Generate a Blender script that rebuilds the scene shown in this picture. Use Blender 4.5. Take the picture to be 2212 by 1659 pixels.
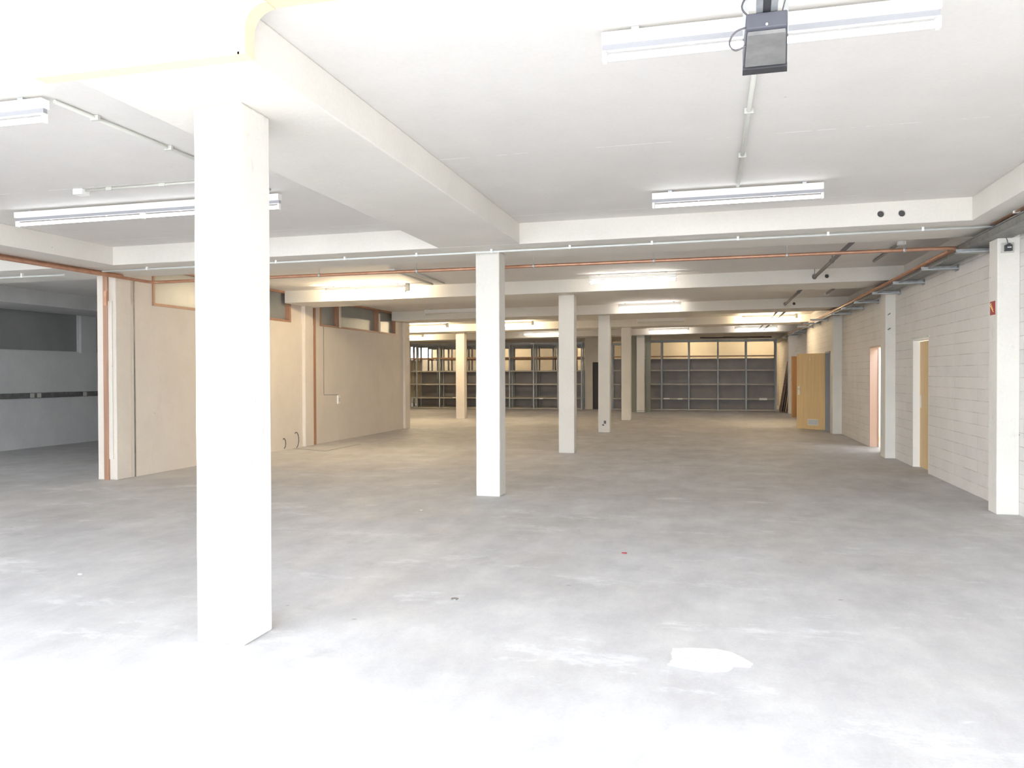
import bpy, bmesh, math, random
from mathutils import Vector, Matrix
random.seed(7)
for o in list(bpy.data.objects): bpy.data.objects.remove(o)
SC = bpy.context.scene; COL = SC.collection
PI = math.pi

# ---------------------------------------------------------------- camera
F_PX, YAW, PITCH, ROLL, EYE = 1785.66, 0.2354225, -0.0118219, -0.0028086, 1.49937
cd = bpy.data.cameras.new('camera'); cam = bpy.data.objects.new('camera', cd); COL.objects.link(cam)
cd.sensor_fit = 'HORIZONTAL'; cd.sensor_width = 36; cd.lens = 36 * F_PX / 2212; cd.clip_start = .05; cd.clip_end = 300
fw = Vector((-math.sin(YAW)*math.cos(PITCH), math.cos(YAW)*math.cos(PITCH), math.sin(PITCH)))
r0 = Vector((math.cos(YAW), math.sin(YAW), 0)); u0 = r0.cross(fw)
rt = math.cos(ROLL)*r0 + math.sin(ROLL)*u0; up = -math.sin(ROLL)*r0 + math.cos(ROLL)*u0
M = Matrix((rt, up, -fw)).transposed().to_4x4(); M.translation = Vector((0, 0, EYE)); cam.matrix_world = M
SC.camera = cam

# ---------------------------------------------------------------- light
W = bpy.data.worlds.new('sky'); SC.world = W; W.use_nodes = True
wt = W.node_tree; bg = wt.nodes['Background']; bg.inputs[1].default_value = 6.6
wc = wt.nodes.new('ShaderNodeTexCoord'); wx = wt.nodes.new('ShaderNodeSeparateXYZ'); wr = wt.nodes.new('ShaderNodeValToRGB')   # hazy white horizon, duller overhead
wt.links.new(wc.outputs['Generated'], wx.inputs[0]); wt.links.new(wx.outputs[2], wr.inputs[0]); wt.links.new(wr.outputs[0], bg.inputs[0])
we = wr.color_ramp.elements; we[0].position = 0; we[0].color = (.90, .96, 1, 1); we[1].position = .75; we[1].color = (.26, .32, .40, 1)
wm = we.new(.22); wm.color = (.80, .89, 1, 1)
sd = bpy.data.lights.new('sun', 'SUN'); sd.energy = 6.5; sd.angle = math.radians(2); sd.color = (1, .93, .84)
sun = bpy.data.objects.new('sun', sd); COL.objects.link(sun); sun.rotation_euler = (math.radians(28), 0, math.radians(-12))
pd = bpy.data.lights.new('gate_portal', 'AREA'); pd.shape = 'RECTANGLE'; pd.size = 10.2; pd.size_y = 3.0; pd.cycles.is_portal = True
po = bpy.data.objects.new('gate_portal', pd); COL.objects.link(po); po.location = (-2.5, -.62, 1.5); po.rotation_euler = (PI/2, 0, 0)
TUBE_COOL, TUBE_MID, TUBE_WARM = 2.6, 16.0, 120.0
SC.cycles.max_bounces = 14; SC.cycles.diffuse_bounces = 10
SC.view_settings.view_transform = 'Standard'; SC.view_settings.look = 'None'
SC.view_settings.exposure = 1.24; SC.view_settings.gamma = 1; SC.view_settings.use_curve_mapping = False

# ---------------------------------------------------------------- materials
def nd(t, typ, **kw):
    n = t.nodes.new(typ)
    for k, v in kw.items(): setattr(n, k, v)
    return n
def mat(name, col, rough=.6, metal=0., emit=None, es=1., spec=.5):
    m = bpy.data.materials.new(name); m.use_nodes = True; b = m.node_tree.nodes['Principled BSDF']
    b.inputs['Base Color'].default_value = (*col, 1); b.inputs['Roughness'].default_value = rough
    b.inputs['Metallic'].default_value = metal; b.inputs['Specular IOR Level'].default_value = spec
    if emit: b.inputs['Emission Color'].default_value = (*emit, 1); b.inputs['Emission Strength'].default_value = es
    return m
def ramp(t, a, b, ca, cb):
    r = nd(t, 'ShaderNodeValToRGB'); e = r.color_ramp.elements
    e[0].position = a; e[1].position = b; e[0].color = (*ca, 1); e[1].color = (*cb, 1); return r
def mixc(t, fac, a, b, mode='MIX'):
    n = nd(t, 'ShaderNodeMix', data_type='RGBA', blend_type=mode)
    for sock, v in ((n.inputs[0], fac), (n.inputs[6], a), (n.inputs[7], b)):
        if hasattr(v, 'is_linked'): t.links.new(v, sock)
        elif isinstance(v, tuple): sock.default_value = (*v, 1) if len(v) == 3 else v
        else: sock.default_value = v
    return n.outputs[2]
def noise(t, vec, scale, detail=4, rough=.55, scl=None):
    n = nd(t, 'ShaderNodeTexNoise'); n.inputs['Scale'].default_value = scale; n.inputs['Detail'].default_value = detail; n.inputs['Roughness'].default_value = rough
    if scl:
        mp = nd(t, 'ShaderNodeMapping'); mp.inputs['Scale'].default_value = scl; t.links.new(vec, mp.inputs[0]); vec = mp.outputs[0]
    t.links.new(vec, n.inputs['Vector']); return n.outputs[0]
def painted(name, col, var=.05, spots=.35, rough=.75, bump=.15, blocks=None, scuff=0., low=0.):
    """painted concrete or masonry: cloudy tone, fine grain, small dark pits, optional block joints, scuffs"""
    m = mat(name, col, rough); t = m.node_tree; b = t.nodes['Principled BSDF']
    pos = nd(t, 'ShaderNodeNewGeometry').outputs['Position']
    c2 = tuple(c*(1-2.2*var) for c in col)
    n1 = ramp(t, .3, .75, c2, col); t.links.new(noise(t, pos, 1.7, 6, .6), n1.inputs[0])
    out = n1.outputs[0]
    n2 = ramp(t, .35, .7, (1-var,)*3, (1, 1, 1)); t.links.new(noise(t, pos, 38, 3), n2.inputs[0])
    out = mixc(t, 1., out, n2.outputs[0], 'MULTIPLY')
    if spots:
        v = nd(t, 'ShaderNodeTexVoronoi'); v.inputs['Scale'].default_value = 2.6; t.links.new(pos, v.inputs['Vector'])
        r = ramp(t, .018, .03, (1, 1, 1), (0, 0, 0)); t.links.new(v.outputs['Distance'], r.inputs[0])
        f = nd(t, 'ShaderNodeMath', operation='MULTIPLY'); t.links.new(r.outputs[0], f.inputs[0]); f.inputs[1].default_value = spots
        out = mixc(t, f.outputs[0], out, (.16, .13, .10))
    if scuff:
        r = ramp(t, .60, .72, (0, 0, 0), (1, 1, 1)); t.links.new(noise(t, pos, 3.2, 8, .75, (1, 1, .45)), r.inputs[0])
        f = nd(t, 'ShaderNodeMath', operation='MULTIPLY'); t.links.new(r.outputs[0], f.inputs[0]); f.inputs[1].default_value = scuff
        out = mixc(t, f.outputs[0], out, (.33, .26, .19))
    hgt = noise(t, pos, 22, 5)
    if blocks:
        w, h = blocks
        sx = nd(t, 'ShaderNodeSeparateXYZ'); t.links.new(pos, sx.inputs[0])
        ad = nd(t, 'ShaderNodeMath', operation='ADD'); t.links.new(sx.outputs[0], ad.inputs[0]); t.links.new(sx.outputs[1], ad.inputs[1])
        cx = nd(t, 'ShaderNodeCombineXYZ'); t.links.new(ad.outputs[0], cx.inputs[0]); t.links.new(sx.outputs[2], cx.inputs[1])
        br = nd(t, 'ShaderNodeTexBrick'); br.inputs['Scale'].default_value = 1; br.inputs['Brick Width'].default_value = w; br.inputs['Row Height'].default_value = h
        br.inputs['Mortar Size'].default_value = .005; br.inputs['Mortar Smooth'].default_value = .5
        br.inputs['Color1'].default_value = (1, 1, 1, 1); br.inputs['Color2'].default_value = (.93, .93, .95, 1); br.inputs['Mortar'].default_value = (.66, .61, .57, 1)
        t.links.new(cx.outputs[0], br.inputs['Vector'])
        rr = ramp(t, .38, .62, (.15, .15, .15), (1, 1, 1)); t.links.new(noise(t, pos, 2.3, 5, .7), rr.inputs[0])
        out = mixc(t, rr.outputs[0], out, mixc(t, 1., out, br.outputs[0], 'MULTIPLY'))
        mm = nd(t, 'ShaderNodeMath', operation='MULTIPLY_ADD'); t.links.new(br.outputs['Fac'], mm.inputs[0]); mm.inputs[1].default_value = -1.2; t.links.new(hgt, mm.inputs[2]); hgt = mm.outputs[0]
    t.links.new(out, b.inputs['Base Color'])
    bp = nd(t, 'ShaderNodeBump'); bp.inputs['Strength'].default_value = bump; bp.inputs['Distance'].default_value = .01
    t.links.new(hgt, bp.inputs['Height']); t.links.new(bp.outputs[0], b.inputs['Normal'])
    return m
def floor_mat():
    m = mat('floor_concrete', (.5, .5, .5), .62, spec=.35); t = m.node_tree; b = t.nodes['Principled BSDF']
    pos = nd(t, 'ShaderNodeNewGeometry').outputs['Position']
    a = ramp(t, .32, .7, (.565, .55, .535), (.68, .675, .68)); t.links.new(noise(t, pos, .55, 8, .62), a.inputs[0]); out = a.outputs[0]
    s = ramp(t, .38, .68, (.80, .80, .82), (1, 1, 1)); t.links.new(noise(t, pos, 2.6, 9, .72, (1, .55, 1)), s.inputs[0]); out = mixc(t, 1., out, s.outputs[0], 'MULTIPLY')
    g = ramp(t, .3, .7, (.93,)*3, (1, 1, 1)); t.links.new(noise(t, pos, 60, 3), g.inputs[0]); out = mixc(t, 1., out, g.outputs[0], 'MULTIPLY')
    # dusty pale wipes and small grey stains with shapes of their own
    w = ramp(t, .56, .70, (0, 0, 0), (.7, .7, .7)); t.links.new(noise(t, pos, 1.3, 9, .78, (.6, 1.2, 1)), w.inputs[0]); out = mixc(t, w.outputs[0], out, (.80, .80, .81))
    d = ramp(t, .62, .74, (0, 0, 0), (.4, .4, .4)); t.links.new(noise(t, pos, 2.1, 6, .6), d.inputs[0]); out = mixc(t, d.outputs[0], out, (.30, .30, .31))
    v = nd(t, 'ShaderNodeTexVoronoi'); v.inputs['Scale'].default_value = 1.6; t.links.new(pos, v.inputs['Vector'])
    r = ramp(t, .018, .035, (.6, .6, .6), (0, 0, 0)); t.links.new(v.outputs['Distance'], r.inputs[0]); out = mixc(t, r.outputs[0], out, (.28, .25, .22))
    t.links.new(out, b.inputs['Base Color'])
    rr = ramp(t, .3, .7, (.5,)*3, (.72,)*3); t.links.new(noise(t, pos, 1.9, 6), rr.inputs[0]); t.links.new(rr.outputs[0], b.inputs['Roughness'])
    bp = nd(t, 'ShaderNodeBump'); bp.inputs['Strength'].default_value = .12; bp.inputs['Distance'].default_value = .01
    t.links.new(noise(t, pos, 16, 8, .7), bp.inputs['Height']); t.links.new(bp.outputs[0], b.inputs['Normal'])
    return m
def wood(name, c1, c2, scale=(30, 30, 1.2), rough=.5):
    m = mat(name, c1, rough); t = m.node_tree; b = t.nodes['Principled BSDF']
    pos = nd(t, 'ShaderNodeTexCoord').outputs['Object']
    r = ramp(t, .35, .65, c1, c2); t.links.new(noise(t, pos, 1., 6, .6, scale), r.inputs[0]); t.links.new(r.outputs[0], b.inputs['Base Color'])
    return m
def mottled(name, c1, c2, rough=.5, metal=0., scale=6.):
    m = mat(name, c1, rough, metal); t = m.node_tree; b = t.nodes['Principled BSDF']
    pos = nd(t, 'ShaderNodeNewGeometry').outputs['Position']
    r = ramp(t, .35, .65, c1, c2); t.links.new(noise(t, pos, scale, 5, .6), r.inputs[0]); t.links.new(r.outputs[0], b.inputs['Base Color'])
    return m
WHITE = (.83, .80, .745)
m_col = painted('column_paint', (.80, .775, .72), .04, .7, bump=.2, scuff=.4)
m_beam = painted('beam_paint', (.82, .79, .73), .035, .4, bump=.15)
m_ceil = painted('ceiling_paint', (.80, .775, .745), .03, .25, bump=.08)
def seams(m, ys):
    t = m.node_tree; b = t.nodes['Principled BSDF']; pos = nd(t, 'ShaderNodeNewGeometry').outputs['Position']
    src = b.inputs['Base Color'].links[0].from_socket
    sx = nd(t, 'ShaderNodeSeparateXYZ'); t.links.new(pos, sx.inputs[0]); tot = None
    for y in ys:
        c = nd(t, 'ShaderNodeMath', operation='COMPARE'); t.links.new(sx.outputs[1], c.inputs[0]); c.inputs[1].default_value = y; c.inputs[2].default_value = .006
        if tot is None: tot = c.outputs[0]
        else:
            a = nd(t, 'ShaderNodeMath', operation='ADD'); t.links.new(tot, a.inputs[0]); t.links.new(c.outputs[0], a.inputs[1]); tot = a.outputs[0]
    r_ = ramp(t, .47, .53, (0, 0, 0), (1, 1, 1)); t.links.new(noise(t, pos, 2.2, 5, .7), r_.inputs[0])
    f = nd(t, 'ShaderNodeMath', operation='MULTIPLY'); t.links.new(tot, f.inputs[0]); t.links.new(r_.outputs[0], f.inputs[1])
    t.links.new(mixc(t, f.outputs[0], src, (.95, .95, .93)), b.inputs['Base Color'])
seams(m_ceil, (6.42, 8.9, 12.6, 18.3)); seams(m_beam, (9.95, 15.6, 21.3))
m_block = painted('block_wall_paint', (.83, .80, .76), .04, .3, bump=.35, blocks=(1.9, .145), scuff=.08)
m_part = painted('cream_plaster', (.80, .735, .655), .04, .45, bump=.08, scuff=.12)
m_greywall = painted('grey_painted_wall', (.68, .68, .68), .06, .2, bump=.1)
m_rear = painted('rear_wall_paint', (.76, .70, .60), .05, .3)
m_floor = floor_mat()
m_patch = mottled('bare_screed', (.58, .575, .555), (.80, .80, .78), .9, 0, 34)
m_dark = mat('dark_door_hole_shade', (.09, .085, .09), .9)  # dark tone of the rear door leaf, also shade in the beam holes
m_glassdark = mottled('dark_window_pane', (.26, .26, .26), (.30, .30, .30), .5, 0, 1.)  # opaque window panes in one dark grey
m_frost = mottled('frosted_glass', (.27, .29, .285), (.33, .345, .335), .34, 0, 1.2)
m_frame = wood('red_brown_wood', (.36, .19, .12), (.45, .26, .17))
m_white = mat('white_enamel', (.86, .86, .84), .35)
m_end = mat('grey_plastic_end', (.55, .54, .50), .5)
m_gapshade = mat('grey_gap_shade', (.34, .34, .36), .6)  # grey that imitates the shadow between housing and tube
m_tube = mat('lit_tube_cool', (.9, .9, .9), .4, emit=(.93, .95, 1), es=TUBE_COOL)
m_tubem = mat('lit_tube_neutral', (.9, .9, .9), .4, emit=(1, .93, .86), es=TUBE_MID)
m_tubew = mat('lit_tube_warm', (.9, .9, .9), .4, emit=(1, .79, .50), es=TUBE_WARM)
m_tubeb = mat('lit_tube_rear', (.9, .9, .9), .4, emit=(1, .79, .50), es=48.)
m_tubeoff = mat('unlit_tube', (.78, .78, .74), .3)
m_copper = mottled('copper', (.50, .27, .18), (.60, .35, .24), .42, .65, 9)
m_brownpipe = mottled('tarnished_copper', (.46, .24, .15), (.60, .34, .22), .45, .6, 7)
m_galv = mottled('galvanised_steel', (.52, .55, .56), (.66, .68, .69), .4, .7, 14)
m_bracket = mottled('weathered_zinc', (.36, .38, .39), (.50, .52, .53), .45, .5, 16)
m_tray = mottled('dull_tray_steel', (.22, .22, .215), (.30, .30, .29), .5, .6, 9)
m_cond = mat('pale_grey_conduit', (.60, .60, .55), .5)
m_condw = mat('pale_pipe', (.74, .76, .75), .45)
m_drain = mat('brown_grey_drain_pipe', (.17, .155, .16), .5)
m_rack = mottled('blue_grey_steel', (.36, .40, .44), (.44, .48, .52), .5, .2, 3)
m_rackback = mottled('dark_steel_sheet', (.33, .315, .32), (.38, .36, .36), .6, .1, 2)
m_shelf = mottled('shelf_board', (.50, .46, .39), (.60, .55, .46), .6, 0, 3)
m_lip = mottled('shelf_lip', (.40, .385, .35), (.50, .465, .41), .5, .1, 3)
m_shelfb = wood('brown_shelf_board', (.36, .20, .12), (.46, .28, .17))
m_tan = mottled('tan_panel', (.52, .40, .26), (.58, .46, .31), .6, 0, 2)
m_green = mat('olive_green_steel', (.25, .26, .21), .5)
m_door = wood('light_oak_veneer', (.70, .50, .25), (.78, .57, .30))
m_door2 = wood('orange_veneer', (.50, .28, .13), (.56, .33, .16))
m_door3 = wood('dark_brown_veneer', (.16, .11, .09), (.22, .15, .12))
m_pink = mat('salmon_door_frame', (.60, .45, .37), .5)
m_metal = mat('brushed_steel', (.65, .65, .64), .3, .9)
m_grill = mat('grey_grille', (.50, .53, .55), .5)
m_greyframe = mat('grey_steel_frame', (.33, .34, .36), .5)
m_red = mat('red_sign', (.36, .045, .06), .6)
m_yel = mat('yellow_sign_mark', (.85, .62, .2), .5)
m_black = mat('black_plastic', (.05, .05, .055), .5)
m_opener = mat('grey_opener_case', (.085, .085, .105), .6)
m_cable = mat('dark_cable', (.12, .11, .12), .5)
m_lens = mottled('opener_lens', (.20, .198, .195), (.27, .262, .258), .5, 0, 12)
m_caulk = mat('beige_joint_strip', (.78, .66, .48), .7)
m_asphalt = mottled('yard_paving', (.50, .49, .47), (.60, .59, .57), .9, 0, .6)

# ---------------------------------------------------------------- mesh helpers
KT = .0115                                                    # the slab falls a little towards the left
def tz(x, z): return z + KT*(x + 2.65)
SOF, CEIL = 2.9975, 3.2375
class MB:
    def __init__(s): s.bm = bmesh.new()
    def box(s, x0, x1, y0, y1, z0, z1, tilt=0):
        """tilt 1: top follows the slab, 2: top and bottom follow it"""
        vs = []
        for z, f in ((z0, tilt > 1), (z1, tilt > 0)):
            for x, y in ((x0, y0), (x1, y0), (x1, y1), (x0, y1)):
                vs.append(s.bm.verts.new((x, y, tz(x, z) if f else z)))
        for f in ((3, 2, 1, 0), (4, 5, 6, 7), (0, 1, 5, 4), (1, 2, 6, 5), (2, 3, 7, 6), (3, 0, 4, 7)):
            s.bm.faces.new([vs[i] for i in f])
        return s
    def tube(s, pts, r, seg=12, cap=True):
        pts = [Vector(p) for p in pts]; rings = []
        n = len(pts); prev = None
        for i, p in enumerate(pts):
            d = (pts[min(i+1, n-1)] - pts[max(i-1, 0)]).normalized()
            if prev is None:
                a = d.cross(Vector((0, 0, 1)))
                if a.length < 1e-3: a = d.cross(Vector((1, 0, 0)))
                a.normalize()
            else: a = (prev - d*prev.dot(d)).normalized()
            prev = a; b = d.cross(a)
            rings.append([s.bm.verts.new(p + r*(math.cos(2*PI*k/seg)*a + math.sin(2*PI*k/seg)*b)) for k in range(seg)])
        for i in range(n-1):
            for k in range(seg):
                f = s.bm.faces.new((rings[i][k], rings[i][(k+1) % seg], rings[i+1][(k+1) % seg], rings[i+1][k])); f.smooth = True
        if cap: s.bm.faces.new(rings[0][::-1]); s.bm.faces.new(rings[-1])
        return s
    def prism(s, poly, h, axis='z', off=0.):
        """poly extruded: in xy by z (axis z), or in yz by x, or in xz by y"""
        def P(a, b, c): return {'z': (a, b, c), 'x': (c, a, b), 'y': (a, c, b)}[axis]
        lo = [s.bm.verts.new(P(a, b, off)) for a, b in poly]; hi = [s.bm.verts.new(P(a, b, off+h)) for a, b in poly]
        s.bm.faces.new(lo[::-1]); s.bm.faces.new(hi); n = len(poly)
        for i in range(n): s.bm.faces.new((lo[i], lo[(i+1) % n], hi[(i+1) % n], hi[i]))
        return s
    def xf(s, m): s.bm.transform(m); return s
def obj(name, mb, m, parent=None, bevel=0.):
    bm = mb.bm; bmesh.ops.recalc_face_normals(bm, faces=bm.faces)
    me = bpy.data.meshes.new(name); o = bpy.data.objects.new(name, me); COL.objects.link(o)
    if parent is None:
        xs = [v.co for v in bm.verts]
        c = Vector(((min(v.x for v in xs)+max(v.x for v in xs))/2, (min(v.y for v in xs)+max(v.y for v in xs))/2, min(v.z for v in xs)))
        bm.transform(Matrix.Translation(-c)); o.location = c
    else: o.parent = parent
    bm.to_mesh(me); bm.free(); me.materials.append(m)
    if bevel:
        bv = o.modifiers.new('bevel', 'BEVEL'); bv.width = bevel; bv.segments = 2; bv.limit_method = 'ANGLE'
    return o
def tag(o, label, cat, group=None):
    o['label'] = label; o['category'] = cat
    if group: o['group'] = group
    return o
def thing(name, label, cat, loc=(0, 0, 0), rz=0., group=None):
    o = bpy.data.objects.new(name, None); COL.objects.link(o); o.location = loc; o.rotation_euler = (0, 0, rz)
    return tag(o, label, cat, group)
def struct(name, mb, m, parent=None):
    o = obj(name, mb, m, parent)
    if parent is None: o['kind'] = 'structure'
    return o
def hung(name, loc, rz=0.):
    o = bpy.data.objects.new(name, None); COL.objects.link(o); o.location = loc; o.rotation_euler = (0, 0, rz); o['kind'] = 'structure'; return o
def one(name, mb, m, label, cat, group=None, bevel=0.): return tag(obj(name, mb, m, None, bevel), label, cat, group)
def dup(root, label=None, loc=None, rz=None):
    r = root.copy(); COL.objects.link(r)
    if loc is not None: r.location = loc
    if rz is not None: r.rotation_euler = (0, 0, rz)
    if label: r['label'] = label
    for ch in list(root.children):
        c = ch.copy(); COL.objects.link(c); c.parent = r
        for g in list(ch.children):
            d = g.copy(); COL.objects.link(d); d.parent = c
    return r

# ---------------------------------------------------------------- the shell
XR, XP, XL, Y0, YB = 3.16, -8.27, -13.7, -.45, 41.0
XFL = -17.5
struct('floor', MB().box(XFL-.2, 3.6, Y0-.2, YB+.2, -.2, 0), m_floor)
struct('floor_yard', MB().box(-40, 40, -60, Y0-.2, -.25, -.01), m_asphalt)
struct('floor_side_passage', MB().box(3.6, 4.8, Y0-.2, 50, -.25, -.01), m_tan)
struct('wall_sky_block', MB().box(4.6, 4.8, 14.0, 22.0, -.01, 3.4).box(3.31, 4.6, 21.0, 21.2, -.01, 3.4), m_col)  # unseen walls added outside the second door to cut its daylight
struct('ceiling', MB().box(XFL-.2, 3.6, Y0-.2, YB+.2, CEIL, CEIL+.25, 2), m_ceil)
for y, x0, x1 in ((2.75+.0, -7.5, 2.5), (6.45, -7.5, -3.2), (6.35, -2.0, .4), (12.6, -8.1, 2.5)):
    pass
# right wall, with four door openings
D1, D2, D3, D4 = (13.40, 14.40), (16.95, 18.09), (22.12, 23.04), (29.9, 30.8)
TH = .15; DZ = 2.04
w = MB()
def wallY(w, x, th, a, b, doors, z1):
    y = a
    for d0, d1 in doors:
        w.box(x, x+th, y, d0, 0, z1, 1); w.box(x, x+th, d0, d1, DZ, z1, 1); y = d1
    w.box(x, x+th, y, b, 0, z1, 1)
wallY(w, XR, TH, Y0, 21.8, (D1, D2), CEIL)
wallY(w, 2.95, .36, 21.8, 27.4, (D3,), CEIL)
wallY(w, XR, TH, 27.4, YB, (D4,), CEIL)
struct('wall_right', w, m_block)
struct('wall_light_block', MB().box(3.45, 3.5, 21.8, 32, 0, CEIL, 1).box(3.31, 3.45, 21.9, 22.0, 0, CEIL, 1), m_greywall)  # unseen panels added behind the far door openings to stop outdoor light
struct('wall_back', MB().box(-14.1, 3.31, YB, YB+.2, 0, CEIL, 1).box(XFL, -14.1, YB, YB+.2, 0, 2.28).box(XFL, -14.1, YB, YB+.2, 3.0, CEIL, 1).box(XFL, -16.4, YB, YB+.2, 2.28, 3.0), m_rear)
struct('wall_left', MB().box(XFL-.2, XFL, 21.9, YB, 0, CEIL, 1), m_rear)
struct('wall_front', MB().box(XL-.2, -7.62, Y0-.2, Y0, 0, CEIL, 1).box(2.62, 3.31, Y0-.2, Y0, 0, CEIL, 1).box(-7.62, 2.62, Y0-.2, Y0, 3.02, CEIL, 1), m_beam)
# grey side room: long wall with a band of dark windows
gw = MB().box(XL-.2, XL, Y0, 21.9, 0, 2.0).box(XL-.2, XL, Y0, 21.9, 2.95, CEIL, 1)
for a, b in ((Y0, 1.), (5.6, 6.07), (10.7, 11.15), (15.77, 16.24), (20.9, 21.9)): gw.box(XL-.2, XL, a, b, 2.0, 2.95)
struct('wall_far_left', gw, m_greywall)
n = 0
for a, b in ((11.15, 15.77), (16.24, 20.9)):
    n += 1
    h = hung('window_%d' % n, (XL-.1, a, 2.0))
    obj('pane', MB().box(-.02, .0, 0, b-a, 0, .95), m_glassdark, h)
    obj('window_frame', MB().box(-.0, .03, 0, b-a, 0, .03).box(0, .03, 0, b-a, .92, .95).box(0, .03, 0, .03, .03, .92).box(0, .03, b-a-.03, b-a, .03, .92), m_greywall, h)
struct('wall_side_room_end', MB().box(XFL, -8.4, 21.75, 21.9, 0, CEIL, 1), m_part)
# cream partition: lower wall, infill, two window strips
pw = MB().box(XP-.14, XP, 10.5, 21.9, 0, 2.56)
for a, b in ((10.5, 11.0), (15.27, 16.57), (21.03, 21.9)): pw.box(XP-.14, XP-.015, a, b, 2.56, CEIL, 1)
struct('wall_partition', pw, m_part)
def strip_window(nm, a, b, cuts):
    h = hung(nm, (XP, a, 2.56)); L = b-a; H = tz(XP, CEIL)-2.56
    fr = MB().box(-.12, .005, 0, L, 0, .045).box(-.12, .005, 0, L, H-.04, H)
    edges = [0]+list(cuts)+[L]
    fr.box(-.12, .005, 0, .05, .045, H-.04).box(-.12, .005, L-.06, L, .045, H-.04)
    for c in cuts: fr.box(-.12, .01, c-.035, c+.035, .045, H-.04)
    obj('window_frame', fr, m_frame, h)
    for p, q in zip(edges[:-1], edges[1:]): obj('pane', MB().box(-.10, -.09, p, q, .02, H-.02), m_frost, h)
    return h
strip_window('window_3', 11.0, 15.27, (1.45, 2.85))
h = strip_window('window_4', 16.57, 21.03, (.88, 3.20))
for c in (.88, 3.20): obj('mullion', MB().box(-.09, .03, c+.035, c+.11, .02, .5), m_part, h)
# far bright window behind the shelving
h = hung('window_5', (-16.4, YB, 2.28))
fr = MB()
for x in (0, .72, 1.48, 2.25): fr.box(x, x+.05, .02, .08, 0, .72)
fr.box(0, 2.3, .02, .08, 0, .05).box(0, 2.3, .02, .08, .67, .72)
obj('window_frame', fr, m_white, h)

# floor repairs: bare screed patch, saw-cut square, thin joint
pp = [(-.20, 4.57), (-.10, 4.60), (.03, 4.61), (.11, 4.58), (.17, 4.50), (.215, 4.42), (.20, 4.37), (.12, 4.36), (.085, 4.28), (-.0, 4.25), (-.09, 4.27), (-.17, 4.29), (-.215, 4.31), (-.19, 4.40), (-.205, 4.48)]
pr = []
for i, (x, y) in enumerate(pp):
    x2, y2 = pp[(i+1) % len(pp)]
    for k in range(4):
        f = k/4; pr.append((x+(x2-x)*f+random.uniform(-.004, .004), y+(y2-y)*f+random.uniform(-.004, .004)))
one('floor_patch', MB().prism(pr, .004, 'z', 0), m_patch, 'rough white patch of bare screed in the grey floor, right of the near column', 'floor patch')
cv = MB()
for (xa, ya), (xb, yb) in (((-8.25, 15.3), (-7.35, 14.9)), ((-7.35, 14.9), (-7.35, 16.6))):
    d = Vector((xb-xa, yb-ya, 0)); nrm = Vector((-d.y, d.x, 0)).normalized()*.012
    cv.prism([(xa-nrm.x, ya-nrm.y), (xb-nrm.x, yb-nrm.y), (xb+nrm.x, yb+nrm.y), (xa+nrm.x, ya+nrm.y)], .003)
one('floor_joint', cv, m_tray, 'thin dark joint outlining a square in the floor by the cream partition', 'floor joint')
for i, (x, y, s, mm, lb) in enumerate(((-.70, 6.92, .028, m_red, 'small red scrap lying on the floor in the middle of the hall'),
        (-4.62, 5.28, .02, m_patch, 'pale crumb of debris on the floor left of the near column'),
        (-3.10, 8.62, .02, m_patch, 'white chip on the floor left of the second column in the middle row'),
        (-1.66, 5.25, .03, m_tray, 'dark spot of debris on the floor right of the near column'))):
    one('floor_fragment', MB().prism([(x+s*math.cos(a)*random.uniform(.6, 1.2), y+.8*s*math.sin(a)*random.uniform(.6, 1.2)) for a in [k*PI/4 for k in range(8)]], .006), mm, lb, 'debris')

# ---------------------------------------------------------------- concrete frame
BF = [9.32, 15.02, 20.72, 26.42, 32.12, 37.82]                 # front faces of the cross beams
def holes(mb_list): pass
def cut_holes(o, pts, r):
    """real round holes through a beam (boolean against a joined set of cylinders)"""
    c = MB()
    for x, y0, y1, z in pts: c.tube([(x, y0, z), (x, y1, z)], r, 20)
    bmesh.ops.recalc_face_normals(c.bm, faces=c.bm.faces)
    me = bpy.data.meshes.new('cut'); c.bm.to_mesh(me); c.bm.free(); co = bpy.data.objects.new('cut', me); COL.objects.link(co); co.location = o.location
    md = o.modifiers.new('b', 'BOOLEAN'); md.object = co; md.operation = 'DIFFERENCE'; md.solver = 'EXACT'
    bpy.context.view_layer.update(); dg = bpy.context.evaluated_depsgraph_get()
    nm = bpy.data.meshes.new_from_object(o.evaluated_get(dg)); o.modifiers.remove(md); old = o.data; o.data = nm; bpy.data.meshes.remove(old)
    bpy.data.objects.remove(co)
BL = ['nearest white concrete cross beam, spanning just in front of the second column', 'second concrete cross beam from the front, behind the copper pipe',
      'third concrete cross beam from the front, above the third column', 'fourth concrete cross beam from the front, with a lit tube at its right end',
      'fifth concrete cross beam from the front, last before the shelving', 'rearmost concrete cross beam, above and behind the shelving']
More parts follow.
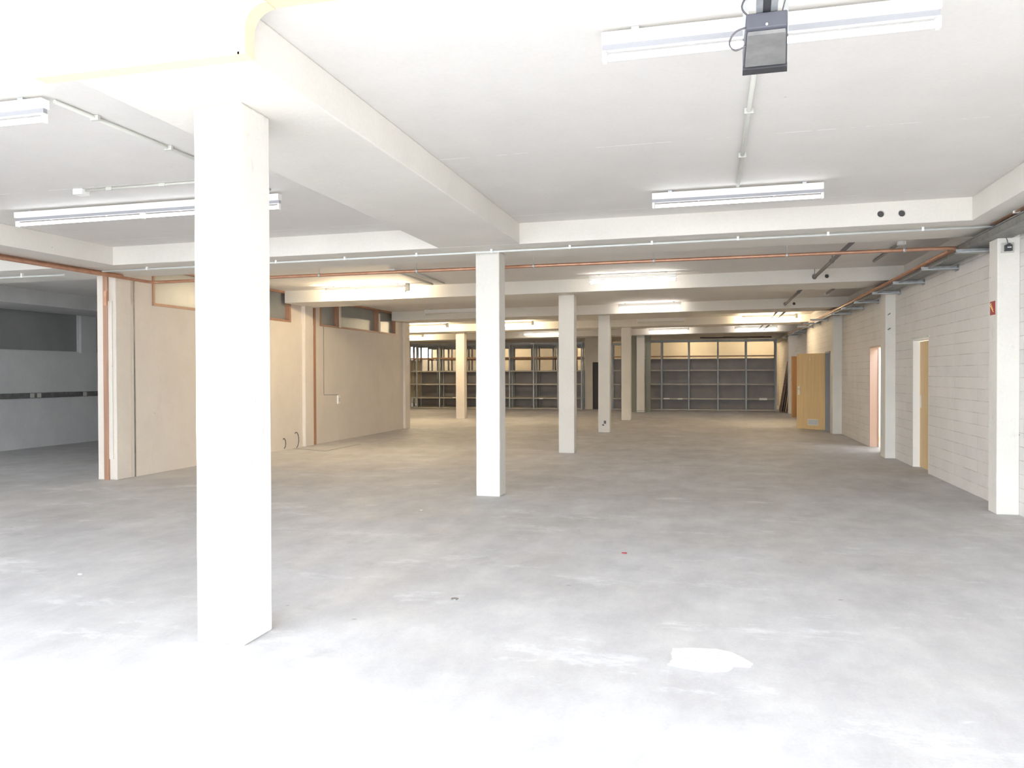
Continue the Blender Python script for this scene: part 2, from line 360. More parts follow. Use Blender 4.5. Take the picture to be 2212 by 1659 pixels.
for i, y in enumerate(BF):
    xl = XL if i < 1 else (-8.27 if i < 3 else XFL)
    b = one('concrete_beam', MB().box(xl, XR if i not in (3,) else XR, y, y+1.15, SOF, CEIL, 2) if i not in (2, 3) else
            MB().box(xl, XR if i == 2 else 2.95, y, y+1.15, SOF, CEIL, 2), m_beam, BL[i], 'beam', 'cross beams under the ceiling')
    b_y = y
    hx = [(1.735, 3.165), (1.94, 3.16)]
    if i < 3: cut_holes(b, [(x-b.location.x, -1.2, 1.2 if i else -.35, tz(x, z-KT*4.4)-b.location.z+.0) for x, z in hx], .034)
    if i < 3:
        for x, z in hx:
            zz = tz(x, z-KT*4.4)
            if i == 0 or x > 1.8: obj('hole_shade_disc', MB().tube([(x-b.location.x, -.545, zz-b.location.z), (x-b.location.x, -.50, zz-b.location.z)], .0335, 20), m_dark, b)  # dark disc added to imitate the shade inside the hole
    bv = b.modifiers.new('bevel', 'BEVEL'); bv.width = .006; bv.segments = 1; bv.limit_method = 'ANGLE'; bv.angle_limit = 1.2
one('concrete_beam', MB().box(-3.13, -2.14, 3.55, BF[0], SOF, CEIL, 2), m_beam, 'wide concrete beam running from the near column back to the first cross beam', 'beam', 'lengthwise beams under the ceiling', .01)
one('concrete_beam', MB().box(-3.13, -2.144, Y0, 3.44, SOF, CEIL, 2), m_beam, 'bright stub of lengthwise beam in front of the beige joint strip, top left', 'beam', 'lengthwise beams under the ceiling', .01)
one('concrete_beam', MB().box(-8.22, -7.6, Y0, BF[0], tz(-7.9, SOF)-tz(-7.9, 0)+0, CEIL, 2), m_beam, 'lengthwise concrete beam at the left, above the double copper pipe', 'beam', 'lengthwise beams under the ceiling', .006)
one('concrete_beam', MB().box(2.60, XR, Y0, BF[0], SOF, CEIL, 2), m_beam, 'lengthwise concrete beam along the top of the right-hand wall', 'beam', 'lengthwise beams under the ceiling', .006)
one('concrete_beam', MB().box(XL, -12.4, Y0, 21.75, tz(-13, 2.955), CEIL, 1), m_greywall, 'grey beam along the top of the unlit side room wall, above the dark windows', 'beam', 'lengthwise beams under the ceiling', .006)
# beige joint strip wrapping the beam and the ceiling with a rounded corner
js = MB(); y0, y1 = 3.46, 3.545
js.box(-3.27, -2.13, y0, y1, SOF-.012, SOF, 2)
js.box(-2.14, -2.10, y0, y1, SOF-.012, CEIL, 2)
for k in range(6):
    a0, a1 = PI/2*k/6, PI/2*(k+1)/6; R_ = .11
    def q(a, r): return (-2.10+R_-r*math.cos(a), CEIL-.02-R_+r*math.sin(a))
    js.prism([q(a0, R_), q(a1, R_), q(a1, R_+.06), q(a0, R_+.06)], y1-y0, 'y', y0)
js.box(-2.0, 2.60, y0, y1, CEIL-.02, CEIL, 2)
one('joint_strip', js, m_caulk, 'beige joint strip wrapping under the near beam and turning along the ceiling', 'joint strip')
one('joint_filler', MB().box(-3.13, -2.10, 3.44, 3.46, SOF, CEIL, 2).box(-3.13, -2.135, 3.46, 3.55, SOF+.002, CEIL, 2), m_beam, 'narrow white edge of the expansion joint beside the beige strip', 'joint')

def column(x0, x1, y0, y1, label, group, m=m_col, top=SOF):
    mb = MB().box(x0, x1, y0, y1, 0, top, 1)
    bmesh.ops.subdivide_edges(mb.bm, edges=[e for e in mb.bm.edges if abs(e.verts[0].co.z-e.verts[1].co.z) > 1], cuts=14)
    for v in mb.bm.verts:
        if .05 < v.co.z < 2.8: v.co.x += random.uniform(-.0015, .0015); v.co.y += random.uniform(-.0015, .0015)
    return one('concrete_column', mb, m, label, 'column', group, .012)
CL = ['nearest square white column, large in the left half, lit by the gate', 'second white column of the middle row, with the copper pipe passing behind it',
      'third white column of the middle row', 'fourth white column of the middle row, with a black scuff near its foot', 'fifth white column of the middle row, just left of the olive-green steel frame',
      'farthest column of the middle row, standing between the olive-green steel posts']
for i in range(6):
    y = 4.083 + 5.7*i
    c = column(-2.803, -2.503, y, y+.30, CL[i], 'square columns of the middle row')
one('scuff_mark', MB().box(-2.66, -2.60, 21.180, 21.182, .22, .30).box(-2.70, -2.65, 21.180, 21.182, .17, .21).xf(Matrix.Identity(4)), m_cable, 'black scuff low on the fourth column', 'scuff mark')
column(-8.41, -8.11, 26.88, 27.18, 'lone cream column standing in front of the left shelving', 'columns at the left', m_part)
column(-8.57, -8.255, 10.17, 10.49, 'white column ending the cream partition, with the orange board on its face', 'columns at the left', m_part)
column(-8.50, -8.20, 15.74, 16.10, 'cream column standing proud of the partition between its two window strips', 'columns at the left', m_part)
column(-8.50, -8.20, 21.55, 21.90, 'cream column at the far end of the partition', 'columns at the left', m_part)
PLB = ['nearest wall pier on the right, carrying the red sign and the socket box', 'second wall pier on the right, between the two narrow door openings',
       'third wall pier on the right, on the near side of the open oak door', None, 'pale wall pier beside the leaning dark doors']
for i, (x, y, d) in enumerate(((2.943, 9.68, .27), (2.99, 15.66, .42), (2.94, 21.72, .40), None or (0, 0, 0), (2.84, 32.4, .35))):
    if PLB[i]:
        one('wall_pier', MB().box(x, XR, y, y+d, 0, SOF, 1), m_col, PLB[i], 'pier', 'piers along the right-hand wall', .01)

# ---------------------------------------------------------------- things on the partition
t = thing('timber_board', 'orange-brown timber board fixed upright on the end of the cream partition', 'board', (-8.40, 10.17, 0))
obj('board', MB().box(-.045, .03, -.03, -.001, 0, 2.92), m_frame, t)
obj('cover_strip', MB().box(.031, .095, -.02, -.001, .30, 2.56), m_part, t)
obj('latch', MB().box(-.01, .03, -.05, -.03, 2.5, 2.7), m_brownpipe, t)
one('wall_groove', MB().box(XP, XP+.006, 10.56, 10.585, 0, 2.9), m_tray, 'thin dark groove down the cream partition near its front end', 'groove')
one('timber_strip', MB().box(XP-.005, XP+.03, 16.24, 16.30, 0, 2.93), m_frame, 'thin brown timber strip down the partition beside the proud cream column', 'strip')
t = thing('light_switch', 'small white switch box on the cream partition with a cable bent towards it', 'switch', (XP, 17.42, .835))
obj('switch_box', MB().box(0, .035, -.05, .06, 0, .19), m_white, t, .004)
obj('rocker', MB().box(.035, .042, -.02, .03, .05, .14), m_end, t)
obj('cable', MB().tube([(.006, -.03, .21), (.006, -.70, .22), (.006, -.71, .25), (.006, -.71, 1.72)], .006, 6), m_tray, t)
for i, (y, z, s) in enumerate(((14.95, .13, .10), (15.45, .16, .16))):
    pts = [(XP+.003, y+s*.7*math.cos(a), z+s*math.sin(a)) for a in [PI*(-.45+1.1*k/8) for k in range(9)]]
    one('wall_crack', MB().tube(pts, .012, 5), m_cable, ['dark broken plaster mark low on the partition, farther from the cream column', 'curved dark crack low on the partition beside the cream column'][i], 'crack')

# grey side room trunking
t = thing('cable_trunking', 'dark grey cable trunking along the wall of the unlit side room', 'trunking', (XL, 8.0, 1.03))
obj('duct', MB().box(0, .05, 0, 13.0, 0, .11), m_tray, t)
for y in (14.27-8, 14.45-8, 15.75-8): obj('socket', MB().box(.05, .06, y, y+.1, .01, .10), m_end, t)

# ---------------------------------------------------------------- pipes
def arc(p0, c, p1, n=6):
    p0, c, p1 = map(Vector, (p0, c, p1)); return [(1-u)**2*p0 + 2*u*(1-u)*c + u*u*p1 for u in [k/n for k in range(n+1)]]
zc = lambda x: 2.877 + .0088*(x+8.04)
t = thing('copper_pipe', 'long copper pipe crossing the hall under the second bay and turning along both sides', 'pipe', (0, 10.7, 2.9))
path = [(-8.02, 3.0, 2.862)] + arc((-8.02, 10.55, 2.87), (-8.02, 10.7, 2.875), (-7.87, 10.7, 2.878)) + arc((2.72, 10.7, 2.972), (2.84, 10.7, 2.973), (2.84, 10.85, 2.973)) + [(2.84, 31.9, 2.973)]
obj('pipe', MB().tube([(x, y-10.7, z-2.9) for x, y, z in path], .022, 12), m_copper, t)
for x in (-7.0, -5.35, -3.9, -2.27, -.7, .918, 2.25):
    zz = zc(x)-2.9
    obj('pipe_clip', MB().tube([(x-.015, 0, zz), (x+.015, 0, zz)], .028, 12).tube([(x, 0, zz+.026), (x, 0, tz(x, CEIL)-2.9)], .004, 6), m_galv, t)
one('copper_pipe', MB().tube([(-8.12, 3.0, 2.905), (-8.12, 10.14, 2.908)], .024, 10), m_brownpipe, 'thinner tarnished pipe running beside the copper pipe under the left beam', 'pipe')
t = thing('conduit', 'pale pipe clipped under the nearest cross beam, running the full width of the hall', 'conduit', (0, 9.6, 0))
zl = lambda x: tz(x, SOF)-.030
obj('pipe', MB().tube([(x, 0, zl(x)) for x in (-8.0, 2.9)], .0125, 10), m_condw, t)
obj('second_pipe', MB().tube([(x, .10, zl(x)+.015) for x in (-2.0, 2.85)], .010, 8), m_condw, t)
x = -7.3
while x < 2.9:
    obj('clip', MB().box(x-.012, x+.012, -.016, .016, zl(x)-.013, tz(x, SOF)), m_white, t); x += .95
t = thing('conduit', 'pale pipe clipped under the cross beam in the unlit side room at the left', 'conduit', (0, 9.6, 0))
obj('pipe', MB().tube([(x, 0, tz(x, SOF)-.05) for x in (-13.6, -8.6)], .0125, 8), m_condw, t)
for x in (-12.4, -10.9, -9.3): obj('clip', MB().box(x-.012, x+.012, -.016, .016, tz(x, SOF)-.062, tz(x, SOF)), m_white, t)

def run(name, x, z, y0, y1, r, m, label, clips=(), cat='pipe'):
    t = thing(name, label, cat, (x, y0, z))
    obj('pipe', MB().tube([(0, 0, 0), (0, y1-y0, 0)], r, 12), m, t)
    for y in clips: obj('pipe_clip', MB().tube([(0, y-y0-.03, 0), (0, y-y0+.03, 0)], r+.008, 12).box(-.005, .005, y-y0-.005, y-y0+.005, r, tz(x, CEIL)-z), m, t)
    return t
run('drain_pipe', 1.735, 3.147, 10.5, 15.10, .028, m_drain, 'dark waste pipe under the ceiling between the first and second cross beams', (12.9, 14.98))
run('drain_pipe', 1.735, 3.145, 16.17, 20.80, .028, m_drain, 'dark waste pipe under the ceiling between the second and third cross beams', (17.6,))
for x, s in ((1.735, 'left'), (1.94, 'right')):
    run('drain_pipe', x, 3.145, 21.87, 26.42, .024, m_drain, '%s one of the pair of dark waste pipes crossing the lit tube at the right' % s)
    run('drain_pipe', x, 3.145, 27.57, 32.12, .024, m_drain, '%s one of the farther pair of waste pipes, before the last cross beam' % s)

# cable tray, pipes and brackets along the right wall
TY0, TY1 = 5.0, 40.0
t = thing('cable_tray', 'grey steel cable tray running the length of the right-hand wall under the ceiling', 'cable tray', (2.96, TY0, 2.92))
L = TY1-TY0
obj('tray_base', MB().box(-.12, .12, 0, L, -.004, 0), m_tray, t)
obj('side_rail', MB().box(-.12, -.115, 0, L, 0, .07), m_tray, t); obj('side_rail', MB().box(.115, .12, 0, L, 0, .07), m_tray, t)
cb = MB()
for k in range(5): cb.tube([(-.06+.03*k, y, .012+.004*math.sin(y*1.3+k)) for y in [j*.7 for j in range(int(L/.7))]], .010, 6)
obj('cable', cb, m_cable, t)
one('wall_pipe', MB().tube([(2.88, TY0, 3.02), (2.88, TY1, 3.02)], .012, 8), m_tray, 'dark conduit above the cable tray on the right-hand wall', 'pipe')
one('wall_pipe', MB().tube([(2.76, 10.9, 2.955), (2.76, 31.9, 2.955)], .014, 8), m_brownpipe, 'brown pipe beside the copper pipe along the right-hand side', 'pipe')
one('wall_pipe', MB().tube([(2.81, 10.9, 2.885), (2.81, 39, 2.885)], .012, 8), m_tray, 'dark grey conduit running just below the copper pipe on the right', 'pipe')
t = thing('conduit', 'pair of thin brown conduits clipped under the beam at the top right', 'conduit', (2.86, 4.5, 3.05))
for dx in (0, .05): obj('pipe', MB().tube([(dx, 0, 0), (dx, 5.1, 0)], .010, 8), m_brownpipe, t)
for y in (1.4, 2.9, 4.4): obj('clip', MB().box(-.02, .07, y-.012, y+.012, -.014, tz(2.86, SOF)-3.05), m_white, t)
for y, z, w_ in ((7.32, 3.12, 'nearer'), (7.75, 3.12, 'farther')):
    one('beam_hook', MB().tube([(2.598, y, z-.035), (2.57, y-.01, z-.02), (2.575, y, z+.02), (2.598, y+.01, z+.035)], .007, 6), m_tray, w_+' dark metal hook on the beam above the right-hand wall', 'hook')
bt = None
for i, y in enumerate((10.35, 11.95, 13.7, 15.35, 17.2, 18.8, 20.4, 22.6, 24.2, 25.8, 28.2, 29.8, 31.4, 33.6)):
    wx = XR if not 21.8 < y < 27.4 else 2.95
    if i == 0:
        bt = thing('tray_bracket', 'x', 'bracket', (XR, y, 2.86), 0, 'brackets under the cable tray')
        obj('arm', MB().prism([(-.44, -.05), (0, -.09), (0, .09), (-.44, .05)], .012, 'z', 0).box(-.44, 0, -.012, .012, .012, .045), m_bracket, bt)
        obj('wall_plate', MB().box(-.008, 0, -.09, .09, -.02, .06), m_bracket, bt)
        b = bt
    else: b = dup(bt, loc=(wx, y, 2.86))
    nth = ['nearest', 'second', 'third', 'fourth', 'fifth', 'sixth', 'seventh', 'eighth', 'ninth', 'tenth', 'eleventh', 'twelfth', 'thirteenth', 'farthest'][i]
    b['label'] = nth + ' galvanised bracket under the cable tray on the right-hand wall'

# ceiling cable runs
def trunk(label, pts, w_=.012, boxes=(), clips=(), m=m_cond):
    t = thing('ceiling_conduit', label, 'conduit', (pts[0][0], pts[0][1], 0))
    ox, oy = pts[0][:2]
    obj('conduit', MB().tube([(x-ox, y-oy, tz(x, CEIL)-w_-.004) for x, y in pts], w_, 8), m, t)
    for x, y in clips: obj('clip', MB().box(x-ox-.03, x-ox+.03, y-oy-.012, y-oy+.012, tz(x, CEIL)-2*w_-.008, tz(x, CEIL)-.002), m, t)
    for x, y in boxes: obj('junction_box', MB().box(x-ox-.05, x-ox+.05, y-oy-.05, y-oy+.05, tz(x, CEIL)-.055, tz(x, CEIL)-.002), m_white, t, .005)
trunk('ceiling conduit running from the door opener back to the lit fitting', [(.25, 4.45), (.25, 8.02)], .016, (), ((.25, 5.75), (.25, 6.9)))
trunk('ceiling conduit slanting from the cut-off left fitting to behind the near column', [(-3.97, 4.36), (-3.94, 6.9)], .014, (), ((-3.96, 4.7), (-3.95, 5.45), (-3.94, 6.2)))
trunk('short ceiling conduit with a square junction box, left of the near column', [(-5.55, 6.46), (-3.94, 6.46)], .011, ((-5.6, 6.46),), ((-5.3, 6.46), (-4.75, 6.46)))
for dx in (0, .14, .28): pass
trunk('ceiling conduit with a white box, above the lit tube by the partition', [(-5.0, 12.66), (-5.05, 14.7)], .02, ((-5.0, 12.6),), ())
trunk('ceiling conduit close beside the one with the white box', [(-4.78, 12.9), (-4.82, 14.7)], .014)
trunk('grey ceiling conduit with a white box, right of the dark waste pipe', [(2.52, 12.2), (2.52, 14.1)], .02, ((2.53, 12.2),), (), m_tray)
trunk('short grey ceiling conduit in the third bay near the right-hand wall', [(2.52, 17.8), (2.52, 19.6)], .02, ((2.52, 19.6),), (), m_tray)

# ---------------------------------------------------------------- fluorescent fittings
def fitting(x0, x1, y, label, tube, group, n=1, lid=.06, drop=.02):
    """batten with one or two tubes end to end hanging below it"""
    L = x1-x0; xc = (x0+x1)/2; zt = tz(xc, CEIL)-drop
    t = thing('ceiling_light', label, 'ceiling light', (xc, y, zt), 0, group); t.rotation_euler = (0, -math.atan(KT), 0)
    obj('housing', MB().box(-L/2, L/2, -.035, .035, -lid, 0), m_white, t, .004)
    for hx in (-L/2+.15, L/2-.19): obj('hanger', MB().box(hx, hx+.04, -.02, .02, 0, drop-.002), m_galv, t)
    s = L/n; gp = .028
    obj('gap_filler', MB().box(-L/2+.004, L/2-.004, -.016, .016, -lid-gp, -lid), m_gapshade if tube == m_tube else m_white, t); lid += gp  # bar added in the gap; grey on cool fittings imitates its shadow
    if tube == m_tubew: obj('end_box', MB().box(L/2, L/2+.07, -.03, .03, -lid-.03, drop-.004), m_end, t, .004)
    for k in range(n):
        a = -L/2+k*s
        obj('tube', MB().tube([(a+.03, 0, -lid-.035), (a+s-.03, 0, -lid-.035)], .0165, 12), tube, t)
        for e in (a, a+s-.02): obj('lamp_holder', MB().box(e, e+.02, -.02, .02, -lid-.058, -lid), m_white, t, .003)
        for e in (a+s*.28, a+s*.72): obj('screw', MB().tube([(e, 0, -lid-.006), (e, 0, -lid)], .008, 8), m_white, t)
    return t
G = 'fluorescent fittings under the ceiling'
fitting(-.54, 1.05, 4.26, 'large lit fluorescent fitting partly behind the garage door opener', m_tube, G)
fitting(-.547, 1.018, 8.12, 'lit fluorescent fitting in front of the nearest cross beam, at the end of the conduit', m_tube, G)
fitting(-7.0, -3.98, 4.30, 'lit fluorescent fitting cut off by the left edge of the picture', m_tube, G, 2)
fitting(-6.92, -3.94, 7.08, 'long double fluorescent fitting passing behind the near column', m_tube, G, 2)
t = fitting(-7.17, -5.54, 14.6, 'lit warm tube close to the cream partition window, before the second cross beam', m_tubew, G)
fitting(-2.07, -.565, 14.5, 'lit fitting just right of the second column, before the second cross beam', m_tubem, G)
fitting(-2.21, -.69, 20.45, 'lit fitting before the third cross beam, right of the third column', m_tubem, G)
fitting(-7.17, -5.65, 20.25, 'unlit fitting before the third cross beam, left of the second column', m_tubeoff, G)
fitting(-9.95, -8.36, 25.7, 'lit warm tube just right of the far end of the partition', m_tubew, G)
fitting(-7.05, -5.53, 25.75, 'lit warm tube half hidden by the right edge of the second column', m_tubew, G)
fitting(-2.25, -.75, 26.15, 'unlit fitting before the fourth cross beam, right of the fourth column', m_tubeoff, G)
fitting(.93, 2.48, 26.1, 'bright warm tube crossed by waste pipes near the right-hand wall', m_tubew, G)
fitting(-12.7, -11.2, 31.3, 'short visible stretch of lit tube beside the partition end, before the last beam', m_tubew, G)
fitting(-7.1, -5.6, 31.6, 'lit tube ending at the third column, before the fifth cross beam', m_tubem, G)
fitting(-2.26, -.77, 31.8, 'lit tube above the right shelving, right of the olive-green frame', m_tubem, G)
fitting(.88, 2.40, 31.85, 'lower of the two lit tubes near the right-hand wall, above the shelving', m_tubem, G)
for x, s in ((-14.5, 'leftmost'), (-10.6, 'second from left'), (-6.9, 'third from left'), (-1.6, 'fourth from left'), (1.3, 'rightmost')):
    fitting(x, x+1.5, 39.7, '%s of the lit tubes hidden behind the tops of the shelving' % s, m_tubeb, G)

# ---------------------------------------------------------------- garage door opener
t = thing('door_opener', 'grey garage door opener with a clear lamp cover, hung at the end of its rail', 'door opener', (.228, 3.6, 2.936)); t.rotation_euler = (0, 0, -.04)
def taper(mb):
    for v in mb.bm.verts: v.co.x *= .84+.16*v.co.y/.41
    return mb
obj('case', taper(MB().prism([(0, .065), (0, .0), (.02, -.006), (.34, -.034), (.41, -.030), (.41, .065)], .196, 'x', -.098)), m_opener, t, .006)
obj('lamp_cover', taper(MB().prism([(.012, -.006), (.03, -.016), (.32, -.044), (.338, -.035)], .182, 'x', -.091)), m_lens, t, .004)
obj('end_trim', taper(MB().box(-.099, .099, .342, .412, -.048, -.030)), m_black, t)
obj('indicator', MB().tube([(0, -.006, .012), (0, 0, .012)], .005, 10), m_white, t)
rl = MB().box(-.043, -.016, -3.7, .03, .066, .10).box(.016, .043, -3.7, .03, .066, .10)
obj('rail', rl, m_galv, t); obj('belt_channel', MB().box(-.016, .016, -3.7, .03, .07, .095), m_black, t)
for x in (-.085, .085): obj('hanger_strap', MB().box(x-.012, x+.012, .25, .28, .06, tz(.24+x, CEIL)-2.937), m_galv, t)
def sp(pts, n=5):
    out = []
    P = [Vector(p) for p in pts]; P = [P[0]]+P+[P[-1]]
    for i in range(1, len(P)-2):
        for k in range(n):
            u = k/n; a, b, c_, d = P[i-1:i+3]
            out.append(.5*((2*b)+(-a+c_)*u+(2*a-5*b+4*c_-d)*u*u+(-a+3*b-3*c_+d)*u**3))
    out.append(P[-2]); return out
obj('cable', MB().tube(sp([(-.07, .02, .06), (-.10, -.02, .09), (-.06, -.12, .14), (-.07, -.2, .29)]), .004, 6), m_cable, t)
obj('cable', MB().tube(sp([(-.082, .03, .02), (-.12, .03, .01), (-.145, .05, -.01), (-.15, .08, -.03), (-.125, .10, -.045), (-.085, .10, -.03)]), .004, 6), m_cable, t)
obj('cable', MB().tube(sp([(.06, .02, .06), (.08, -.04, .12), (.11, -.12, .2), (.11, -.2, .29)]), .003, 6), m_cable, t)

for k, (y, z0, z1, dy) in enumerate(((4.18, 1.22, 1.36, .03), (4.25, 1.05, 1.19, .04), (4.16, .98, 1.07, -.02), (4.30, 1.28, 1.36, .01))):
    one('scuff_mark', MB().tube([(-2.502, y, z0), (-2.502, y+dy*.6, (z0+z1)/2), (-2.502, y+dy, z1)], .002, 5), m_shelf,
        ['%s brown scratch on the right side of the nearest column' % w_ for w_ in ('long upper', 'slanting middle', 'lowest', 'topmost short')][k], 'scratch', 'scratches on the nearest column')
# ---------------------------------------------------------------- red sign, socket box
t = thing('fire_sign', 'small red safety sign with a pale mark on the side of the nearest wall pier', 'sign', (2.943, 9.74, 2.12))
obj('plate', MB().box(-.006, 0, 0, .15, 0, .145), m_red, t)
mk = MB()
for k in range(4): mk.tube([(-.009, .03+.03*k, .03+.02*k), (-.009, .06+.025*k, .045+.02*k), (-.009, .045+.02*k, .065+.02*k)], .004, 5)
obj('symbol', mk, m_yel, t)
t = thing('socket_box', 'grey socket box with a black plug high on the nearest wall pier', 'socket', (3.035, 9.68, 2.76))
obj('back_plate', MB().box(-.06, .06, -.02, 0, 0, .105), m_end, t, .004)
obj('plug', MB().prism([(-.035, .015), (.03, .015), (.03, .075), (0, .095), (-.035, .075)], .05, 'y', -.07), m_black, t)
obj('label_strip', MB().box(-.02, .018, -.073, -.07, .045, .055), m_white, t)
obj('cable', MB().tube(sp([(0, -.03, .09), (-.01, -.02, .14), (-.03, -.01, .19)]), .004, 6), m_cable, t)
for i, (y, z) in enumerate(((15.655, 2.52), (15.655, 2.26))):
    one('wall_bracket', MB().tube([(3.03, y-.01, z), (3.07, y-.01, z+.03)], .009, 6), m_tray, ['upper dark peg on the second wall pier', 'lower dark peg on the second wall pier'][i], 'peg')

# ---------------------------------------------------------------- doors
d = hung('door_1', (XR, D1[0], 0))
obj('door_leaf', MB().box(.10, .14, .03, .97, .01, 2.0), m_door, d)
obj('door_frame', MB().box(.0, .145, 0, .02, 0, 2.04).box(0, .145, .98, 1.0, 0, 2.04).box(0, .145, 0, 1.0, 2.01, 2.04), m_white, d)
obj('lintel_plate', MB().box(-.012, 0, -.05, 1.05, 2.035, 2.065), m_galv, d)
obj('door_handle', MB().box(.092, .10, .88, .92, .95, 1.15), m_metal, d)
d = hung('door_2', (XR, D2[0], 0))
L = D2[1]-D2[0]
obj('door_frame', MB().box(.0, .15, 0, .025, 0, 2.04).box(0, .15, L-.03, L, 0, 2.04).box(0, .15, 0, L, 2.005, 2.04), m_pink, d)
obj('frame_edge', MB().box(.15, .165, L-.045, L, 0, 2.04), m_frame, d)
obj('door_leaf', MB().box(.17, 1.0, -.05, -.01, .01, 2.0), m_door, d)
def leaf(nm, hinge, free, ztop, m, extras):
    v = Vector((free[0]-hinge[0], free[1]-hinge[1], 0)); L = v.length; a = math.atan2(v.y, v.x)
    d = hung(nm, (hinge[0], hinge[1], 0), a)
    obj('door_leaf', MB().box(0, L, -.02, .02, .012, ztop), m, d, .003)
    return d, L
d, L = leaf('door_3', (2.935, 23.0), (2.29, 23.6), 2.03, m_door, 1)
obj('handle_plate', MB().box(L-.10, L-.05, .02, .027, .92, 1.16), m_white, d)
obj('door_handle', MB().tube([(L-.075, .025, 1.08), (L-.075, .07, 1.08), (L-.18, .07, 1.08)], .009, 8), m_metal, d)
g = obj('vent_grille', MB().box(L-.68, L-.36, .02, .03, .12, .28), m_white, d)
gs = MB()
for k in range(7): gs.box(L-.665, L-.375, .03, .034, .135+.019*k, .147+.019*k)
obj('slats', gs, m_grill, g)
obj('peephole', MB().tube([(L-.42, .02, 1.87), (L-.42, .028, 1.87)], .016, 12), m_white, d)
obj('door_frame', MB().box(-.02, .16, -.0, .0, 0, 0), m_greyframe, d) if 0 else None
h = hung('trim_1', (2.95, D3[0], 0))
obj('frame', MB().box(-.02, .30, .87, .92, 0, 2.06).box(-.02, .30, 0, .05, 0, 2.06).box(-.02, .30, 0, .92, 2.01, 2.06), m_greyframe, h)
d, L = leaf('door_4', (3.14, 29.92), (2.69, 29.5), 2.08, m_door2, 1)
obj('door_handle', MB().tube([(L-.07, -.02, 1.05), (L-.07, -.06, 1.05), (L-.16, -.06, 1.05)], .009, 8), m_metal, d)

# old door leaves leaning against the right wall by the shelving
LB = ['outermost dark brown door leaf leaning by the right end of the shelving', 'second dark brown door leaf in the leaning stack', 'third door leaf in the leaning stack, with a tan edge', 'innermost dark door leaf of the leaning stack, against the wall']
for i in range(4):
    xb, xt = 2.62+.085*i, 2.93+.06*i
    a = math.asin((xt-xb)/2.0)
    t = thing('spare_door', LB[i], 'door', (xb, 33.15+.06*i, .03), 0, 'spare doors leaning on the right-hand wall'); t.rotation_euler = (0, a, 0)
    obj('panel', MB().box(-.0, .038, 0, .82, 0, 1.97), m_door3, t, .002)
    obj('edge_band', MB().box(.002, .036, -.004, 0, 0, 1.97), m_door if i == 2 else m_door3, t)
    obj('door_handle', MB().tube([(0, .07, 1.02), (-.05, .07, 1.02), (-.05, .18, 1.02)], .009, 8), m_metal, t)

# ---------------------------------------------------------------- shelving
SZ = [.06, .50, 1.09, 1.66, 2.23]
def rack(label, posts, y, depth, zt, tops=True, back=None, rz=0., front_only=False, group='steel shelving at the back of the hall', tan=None):
    x0 = posts[0]
    t = thing('shelving_rack', label, 'shelving', (x0, y, 0), rz, group)
    for x in posts:
        for yy in (0, depth-.04):
            obj('post', MB().box(x-x0-.034, x-x0-.028, yy, yy+.045, 0, zt).box(x-x0-.034, x-x0+.034, yy+.0, yy+.006, 0, zt).box(x-x0+.028, x-x0+.034, yy, yy+.045, 0, zt), m_rack, t)
    for k in range(len(posts)-1):
        a, b = posts[k]-x0+.03, posts[k+1]-x0-.03
        for j, z in enumerate(SZ):
            m = m_shelfb if j == 4 else m_shelf
            sh = obj('shelf', MB().box(a, b, .012, depth-.012, z-.022+random.uniform(-.006, .006), z), m, t)
            obj('shelf_lip', MB().box(a, b, .002, .012, z-.05, z+.002), m_lip if j != 4 else m_shelfb, sh)
        
        for ya in (0, depth-.03): obj('top_rail', MB().box(a, b, ya, ya+.03, zt-.10, zt-.02), m_rack, t)
        if back: obj('back_panel', MB().box(a-.03, b+.03, depth, depth+.01, .02, back), m_rackback, t)
    return t
rack('wide steel shelving run at the right of the back, four bays in clear view', [-3.05, -1.945, -.85, .302, 1.40, 2.54], 34.4, .62, 2.90, back=2.12)
rack('narrow stretch of shelving seen between the fourth and fifth columns', [-3.97, -3.56, -3.12], 34.4, .55, 2.80, back=2.12)
rack('front run of the left-hand shelving, facing the hall', [-12.56+1.05*k for k in range(7)]+[-5.25], 34.4, .60, 2.86)
rack('second run of the left-hand shelving, behind the front run', [-13.3+1.16*k for k in range(8)], 36.0, .60, 2.84, back=1.62)
rack('rear run of the left-hand shelving, close to the back wall', [-13.6+1.05*k for k in range(9)], 38.9, .60, 2.84)
rack('end bay of shelving with tan back boards beside the partition end', [-13.75, -12.95, -12.62], 34.6, .55, 2.86)
one('back_board', MB().box(-13.7, -12.6, 35.2, 35.22, .5, 2.12), m_tan, 'tan board closing the back of the leftmost shelving bay', 'board')
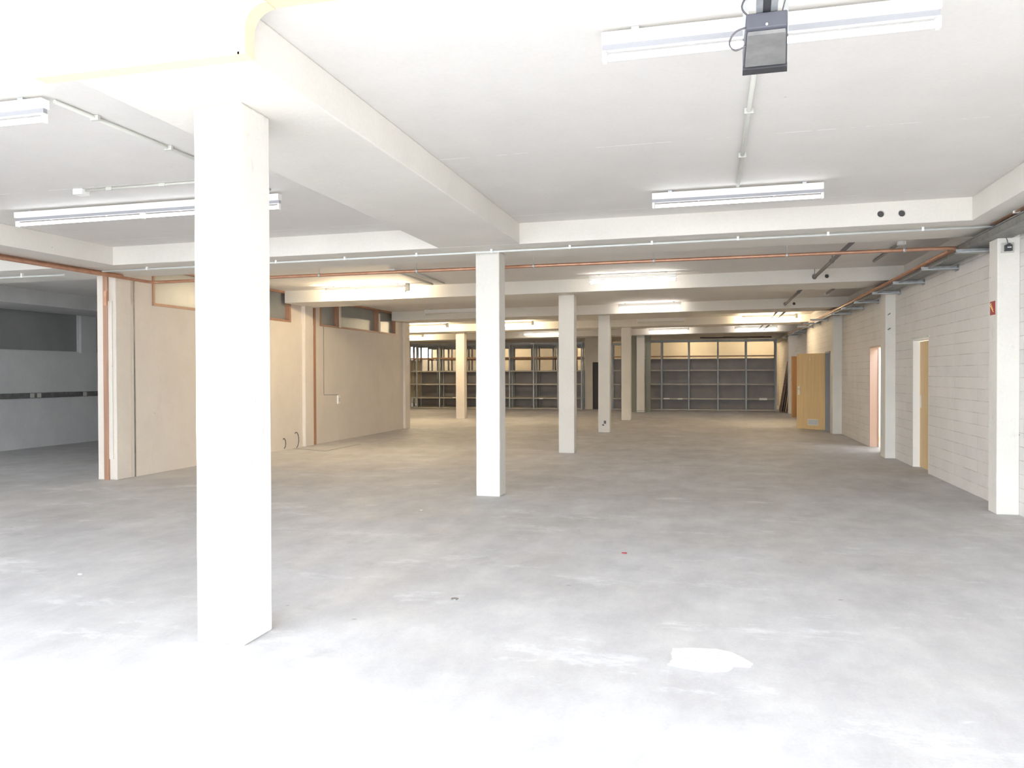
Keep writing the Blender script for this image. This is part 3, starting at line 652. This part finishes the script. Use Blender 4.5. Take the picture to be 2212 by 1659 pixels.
for i, (x0, x1, y, z, lb) in enumerate(((-1.86, -1.62, 34.36, .46, 'white paper strip on the lowest shelf edge of the leftmost clear bay'), (-1.30, -1.10, 34.36, .45, 'white paper strip on the shelf edge next to the first steel post'),
        (1.90, 2.20, 34.36, .44, 'crumpled white paper on the lowest shelf edge of the rightmost bay'), (-10.9, -10.65, 34.36, .47, 'white strip on the lowest shelf edge behind the lone cream column'),
        (-7.05, -6.9, 34.36, .44, 'white tag on the lowest shelf edge left of the third column'), (-11.75, -11.66, 34.36, 2.12, 'small white card on the upper shelf of the left-hand shelving'),
        (-7.45, -7.30, 34.36, 2.78, 'white tag on the top rail of the left-hand shelving'))):
    one('paper_label', MB().box(x0, x1, y, y+.035, z, z+.045 if i != 2 else z+.08), m_white, lb, 'label')
# wall stub with a dark doorway between the two shelving groups
struct('trim_2', MB().box(-5.2, -4.87, 35.0, 35.2, 0, CEIL, 1).box(-4.87, -4.30, 35.0, 35.2, 2.0, CEIL, 1).box(-4.30, -4.05, 35.0, 35.2, 0, CEIL, 1), m_rear)
d = hung('door_5', (-4.87, 35.05, 0)); obj('door_leaf', MB().box(0, .60, .05, .09, 0, 2.0), m_dark, d)
# olive frame round the last column
t = thing('steel_frame', 'olive-green steel frame standing round the farthest column', 'frame', (-2.65, 32.95, 0))
obj('post', MB().box(-.385, -.155, 0, .12, 0, tz(-2.9, SOF)), m_green, t); obj('post', MB().box(.155, .36, 0, .12, 0, tz(-2.4, SOF)), m_green, t)
obj('cross_bar', MB().box(-.16, .16, -.385, -.375, 2.93, 2.955), m_rack, t); obj('cross_bar', MB().box(-.16, .16, -.385, -.375, .05, .075), m_rack, t)
# clutter on top of the right shelving
for i, (x, L2, r) in enumerate(((-.4, 1.2, .03), (.5, 1.6, .035), (1.5, .9, .03))):
    one('stored_rod', MB().tube(sp([(x, 34.55, 2.93+r), (x+L2*.4, 34.7, 2.93+r), (x+L2, 34.85, 2.94+r)]), r, 8), m_cable,
        ['left one of the dark bundles lying on top of the right shelving', 'middle one of the dark bundles lying on top of the right shelving', 'right one of the dark bundles lying on top of the right shelving'][i], 'bundle')
